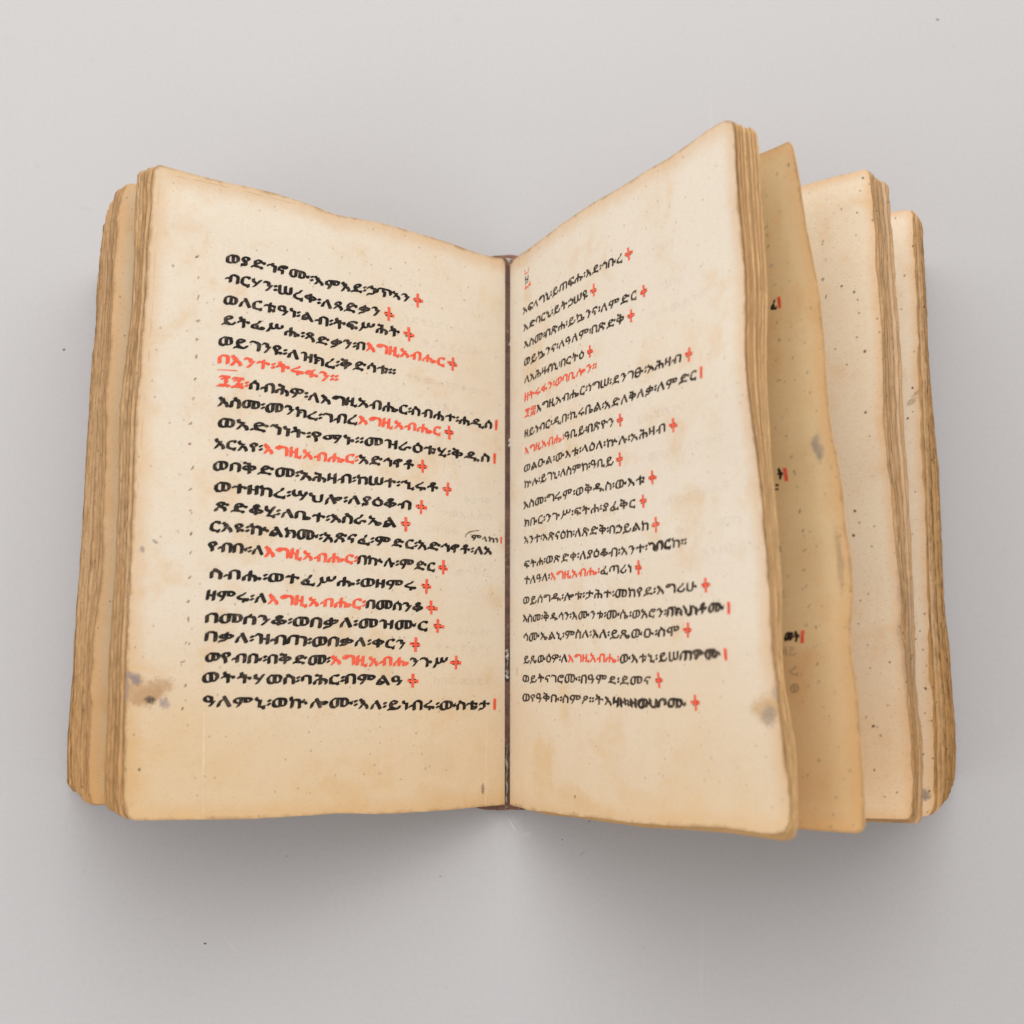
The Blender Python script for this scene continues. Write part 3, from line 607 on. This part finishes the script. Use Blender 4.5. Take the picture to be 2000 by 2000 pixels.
R_ = [
 ((1022,607),(1240,490), [('አፍላግኒ፡ይጠፍሑ፡እደ፡ኅቡረ','k'),(X,'r')]),
 ((1023,640),(1171,563), [('አድባርኒ፡ይትኃሠዩ','k'),(X,'r')]),
 ((1024,674),(1271,563), [('እስመ፡በጽሐ፡ይኴንና፡ለምድር','k'),(X,'r')]),
 ((1024,708),(1245,611), [('ወይኴንና፡ለዓለም፡በጽድቅ','k'),(X,'r')]),
 ((1025,742),(1163,683), [('ለአሕዛ','k'),('ብ','h'),('ኒ፡በርትዕ','k'),(X,'r')]),
 ((1025,776),(1167,713), [('ዘትሩፋን፡ወባቢሎን፡፡','r')]),
 ((1025,808),(1360,686), [('፺፰','r'),('እግዚአብሔር፡ነግሠ፡ደንገፁ፡አሕዛብ','k'),(X,'r')]),
 ((1025,847),(1376,725), [('ዘይነብር፡ዲበ፡ኪሩቤል፡አድለቅለቃ፡ለምድር','k'),(B_,'r')]),
 ((1025,881),(1222,817), [('እግዚአብሔ፡','r'),('ዓቢይ፡በጽዮን','k'),(X,'r')]),
 ((1024,915),(1330,826), [('ወልዑል፡ውእቱ፡ላዕለ፡ኵሉ፡አሕዛብ','k'),(X,'r')]),
 ((1024,946),(1222,894), [('ኵሉ፡ይገኒ፡ለስምከ፡ዓቢይ','k'),(X,'r')]),
 ((1023,986),(1289,929), [('እስመ፡ግሩም፡ወቅዱስ፡ውእቱ','k'),(X,'r')]),
 ((1024,1021),(1271,976), [('ክቡር፡ንጉሥ፡ፍትሐ፡ያፈቅር','k'),(X,'r')]),
 ((1024,1055),(1294,1022), [('አንተ፡አጽናዕከ፡ለጽድቅ፡በኃይልከ','k'),(X,'r')]),
 ((1024,1102),(1343,1057), [('ፍትሐ፡ወጽድቀ፡ለያዕቆብ፡አንተ፡','k'),('ገበር','h'),('ከ፡፡','k')]),
 ((1024,1133),(1260,1106), [('ተለዓለ፡','k'),('እግዚአብሔ፡','r'),('ፈጣሪነ','k'),(X,'r')]),
 ((1022,1172),(1395,1141), [('ወይሰግዱ፡ሎቱ፡ታሕተ፡መከየደ፡እግሪሁ','k'),(X,'r')]),
 ((1022,1207),(1430,1187), [('እስመ፡ቅዱሳን፡እሙንቱ፡ሙሴ፡ወአሮን፡','k'),('በክህነቶሙ','h'),(B_,'r')]),
 ((1023,1243),(1359,1230), [('ሳሙኤልኒ፡ምስለ፡እለ፡ይጼውዑ፡ስሞ','k'),(X,'r')]),
 ((1023,1287),(1424,1278), [('ይጼውዕዎ፡ለ','k'),('እግዚአብሔ፡','r'),('ውእቱኒ፡ይሠ','k'),('ጠዎሙ','h'),(B_,'r')]),
 ((1021,1324),(1302,1328), [('ወይትናገሮሙ፡በዓምደ፡ደመና','k'),(X,'r')]),
 ((1021,1361),(1376,1372), [('ወየዓቅቡ፡ስምዖ፡፡ትእ','k'),('ዛዞ፡ዘወሀቦሙ','h'),(X,'r')]),
]
for i, (a, b, segs) in enumerate(R_):
    write_line(R0, right_page, a, b, segs, 0.19, 400 + i, INK_R, slant=0.12, bold=0.0, nib=(0.026, 0.018))

def strokes_obj(page, parent, name, paths, mat, wd, seed=0, eps=0.006, kind=None):
    """freehand pen paths given in pixels on the page"""
    r = np.random.default_rng(seed); verts = []; faces = []
    for path in paths:
        uvp = [uv_of(page, *q) for q in path]; P = arr([page(*q) for q in uvp]); m = len(P)
        e = 2e-3
        for i in range(m):
            u, v = uvp[i]; a = page(min(u+e,1), v) - page(max(u-e,0), v); b = page(u, min(v+e,1)) - page(u, max(v-e,0)); n = np.cross(a, b) * (1 if page.side > 0 else -1); n /= np.linalg.norm(n)
            t = P[min(i+1, m-1)] - P[max(i-1, 0)]; t /= np.linalg.norm(t); sd_ = np.cross(n, t) * wd * 0.5 * r.uniform(0.6, 1.1)
            verts += [P[i] + n*eps - sd_, P[i] + n*eps + sd_]
        b0 = len(verts) - 2*m
        for i in range(m - 1): faces.append((b0+2*i, b0+2*i+2, b0+2*i+3, b0+2*i+1))
    o = mesh_obj(name, arr(verts) * CM, faces, [mat], parent, smooth=False)
    if kind: o['kind'] = kind
    return o
# the crease along the outer and upper edge of the left page, and the scribe's faint blind rulings
M_crease = simple_mat("brown crease", (0.62, 0.43, 0.24), (0.78, 0.62, 0.42), 300)
M_rule = simple_mat("pale ruling", (0.83, 0.70, 0.50), (0.78, 0.62, 0.41), 500)
strokes_obj(L0, left_page, 'crease', [[(313,339),(308,395),(304,455),(302,520),(297,610),(289,714),(280,792),(275,880),(269,954)], [(313,339),(375,350),(440,364),(500,379),(560,394),(640,413)]], M_crease, 0.024, 11, eps=0.003)
for path in ([(399,1390),(398,1450),(397,1520),(396,1590)], [(951,1365),(950,1440),(949,1510),(948,1572)]):
    strokes_obj(L0, left_page, 'ruling', [path], M_rule, 0.022, 12, eps=0.003)
# small quire mark at the head of the right page, red underlines on the left page, insertion mark
strokes_obj(R0, right_page, 'quire_mark', [[(1026,527),(1025,536),(1031,532),(1034,522)], [(1027,557),(1026,564),(1032,559),(1036,549)], [(1034,555),(1037,556)]], RED, 0.05)
strokes_obj(R0, right_page, 'quire_mark', [[(1032,537),(1031,550),(1027,554),(1026,543),(1028,540)], [(1027,546),(1031,545)]], INK_R, 0.05)
strokes_obj(L0, left_page, 'underline', [[(424,722),(440,722.5),(463,724)], [(421,753),(432,755),(445,753.5),(462,757)]], RED, 0.028, 3)
strokes_obj(L0, left_page, 'insertion_mark', [[(909,1049),(910,1044),(917,1039),(926,1037),(935,1036)]], simple_mat("thin brown ink", (0.14, 0.08, 0.04), (0.26, 0.16, 0.08)), 0.03, 4)
# writing of the other side showing faintly through
def ghosts(page, parent, rows, seed):
    r = np.random.default_rng(seed); chars = 'ወበለመነረተከሐገዘአቅደዓ፡'
    for (a, b, n) in rows:
        write_line(page, parent, a, b, [(''.join(r.choice(list(chars), n)), 'k')], 0.17, int(r.integers(1e6)), GHOST, name='show_through_line', eps=0.003, passes=(0,), bold=0.03)
ghosts(L0, left_page, [((835,592),(955,618),8), ((790,622),(958,655),11), ((825,668),(958,692),9), ((910,722),(958,730),3), ((790,735),(958,768),10), ((690,765),(950,812),15), ((880,900),(955,908),4), ((905,975),(960,980),4), ((860,1000),(962,1010),6), ((830,1032),(900,1040),4), ((890,1118),(962,1122),5), ((880,1160),(962,1164),5), ((890,1232),(962,1236),5), ((850,1262),(962,1266),7), ((845,1328),(962,1332),7)], 1)
ghosts(R0, right_page, [((1260,500),(1340,455),5), ((1290,560),(1380,520),5), ((1260,622),(1390,565),7), ((1240,822),(1400,770),8), ((1245,900),(1420,850),9), ((1300,980),(1430,945),7), ((1320,1040),(1450,1012),7), ((1370,1080),(1460,1065),5)], 2)
# rows of awl prickings beside the text
def pricks(page, parent, pts, seed, size=4.0, mat=None):
    r = np.random.default_rng(seed); paths = []
    for (x, y) in pts:
        for _ in range(2):
            a = r.uniform(0.6, 1.3); dx, dy = size*math.cos(a)*r.uniform(.5, 1), -size*math.sin(a)*r.uniform(.5, 1); ox, oy = r.normal(size=2)*1.6
            paths.append([(x+ox-dx, y+oy-dy), (x+ox, y+oy), (x+ox+dx, y+oy+dy)])
    return strokes_obj(page, parent, 'pricking', paths, mat or M_prick, 0.034, seed, eps=0.004, kind='stuff')
M_prick = simple_mat("pricked parchment", (0.24, 0.15, 0.09), (0.60, 0.44, 0.28), 900)
pricks(L0, left_page, [(386,500),(388,543),(386,583),(385,626),(385,662),(385,696),(383,740),(377,779),(373,826),(372,866),(374,913),(372,955),(373,998),(373,1043),(372,1080),(373,1128),(368,1174),(367,1210),(365,1256),(359,1293),(362,1340),(357,1384)], 1)
M_prick2 = simple_mat("pricked parchment pale", (0.34, 0.26, 0.14), (0.70, 0.60, 0.40), 900)  # paler, yellower pricking colour for the curled and foxed leaves
pricks(R2, curled, [(1498,443),(1501,482),(1507,521),(1513,557),(1519,632),(1521,665),(1520,702),(1521,742),(1527,815),(1536,853),(1546,890),(1550,924),(1563,999),(1569,1034),(1572,1075),(1572,1112),(1576,1145),(1581,1185),(1592,1225),(1591,1261),(1596,1299),(1599,1333),(1606,1378)], 2, 4.0, M_prick2)
pricks(R3, fox, [(1608,472),(1612,508),(1608,545),(1612,580)], 3, 4.0, M_prick2)
# ends of lines that stick out on the curled leaf
write_line(R2, curled, (1506,596), (1526,590), [('ፈ','k'),(B_,'r')], 0.20, 501, INK)
write_line(R2, curled, (1519,926), (1538,927), [('ት','k'),(B_,'r')], 0.22, 502, INK)
strokes_obj(R2, curled, 'writing_line', [[(1515,947),(1521,948)],[(1515,955),(1521,956)]], INK, 0.045, 5)
write_line(R2, curled, (1533,1243), (1571,1244), [('መት','k'),(B_,'r')], 0.20, 503, INK)

GHOST_FAR = ink_material("blotted ink on the curled leaf", (0.20, 0.18, 0.13), (0.42, 0.36, 0.25), fade=0.55)
for (a, b, t) in (((1529,1270),(1556,1272),'ዘይ'), ((1541,1308),(1562,1310),'ረ'), ((1543,1344),(1563,1346),'ወ'), ((1500,1010),(1516,1011),'ለ'), ((1512,1070),(1528,1071),'ሰ'), ((1518,1116),(1534,1117),'ነ'), ((1524,1160),(1540,1161),'መ')):
    write_line(R2, curled, a, b, [(t, 'k')], 0.19, 520 + a[0], GHOST_FAR, name='show_through_line', eps=0.003, passes=(0,), bold=0.03)

# ---------------------------------------------------------------- dust on the paper
r = np.random.default_rng(5); vs = []; fs = []
spots = [(125, 683, .05), (400, 1843, .05), (860, 1712, .03), (1831, 38, .06), (1150, 1605, .03), (1098, 1640, .03), (1730, 1545, .02), (560, 1672, .02)] + [(r.uniform(20, 1980), r.uniform(20, 1980), r.uniform(.006, .016)) for _ in range(34)]
for (x, y, rad) in spots:
    c = at(x, y, 0.0); k_ = 6; b = len(vs)
    for i in range(k_):
        a = 2*math.pi*i/k_; vs.append(c + np.array([math.cos(a), math.sin(a)*.7, 0]) * rad * r.uniform(.6, 1.2) + np.array([0, 0, 0.002]))
    vs.append(c + np.array([0, 0, rad*.5])); [fs.append((b+i, b+(i+1) % k_, b+k_)) for i in range(k_)]
du = mesh_obj('dust', arr(vs) * CM, fs, [simple_mat("dust", (0.10, 0.07, 0.06), (0.35, 0.28, 0.25), 90)], smooth=False)
du['kind'] = 'stuff'; du['label'] = "tiny dark specks of dust scattered on the grey paper"; du['category'] = 'dust'
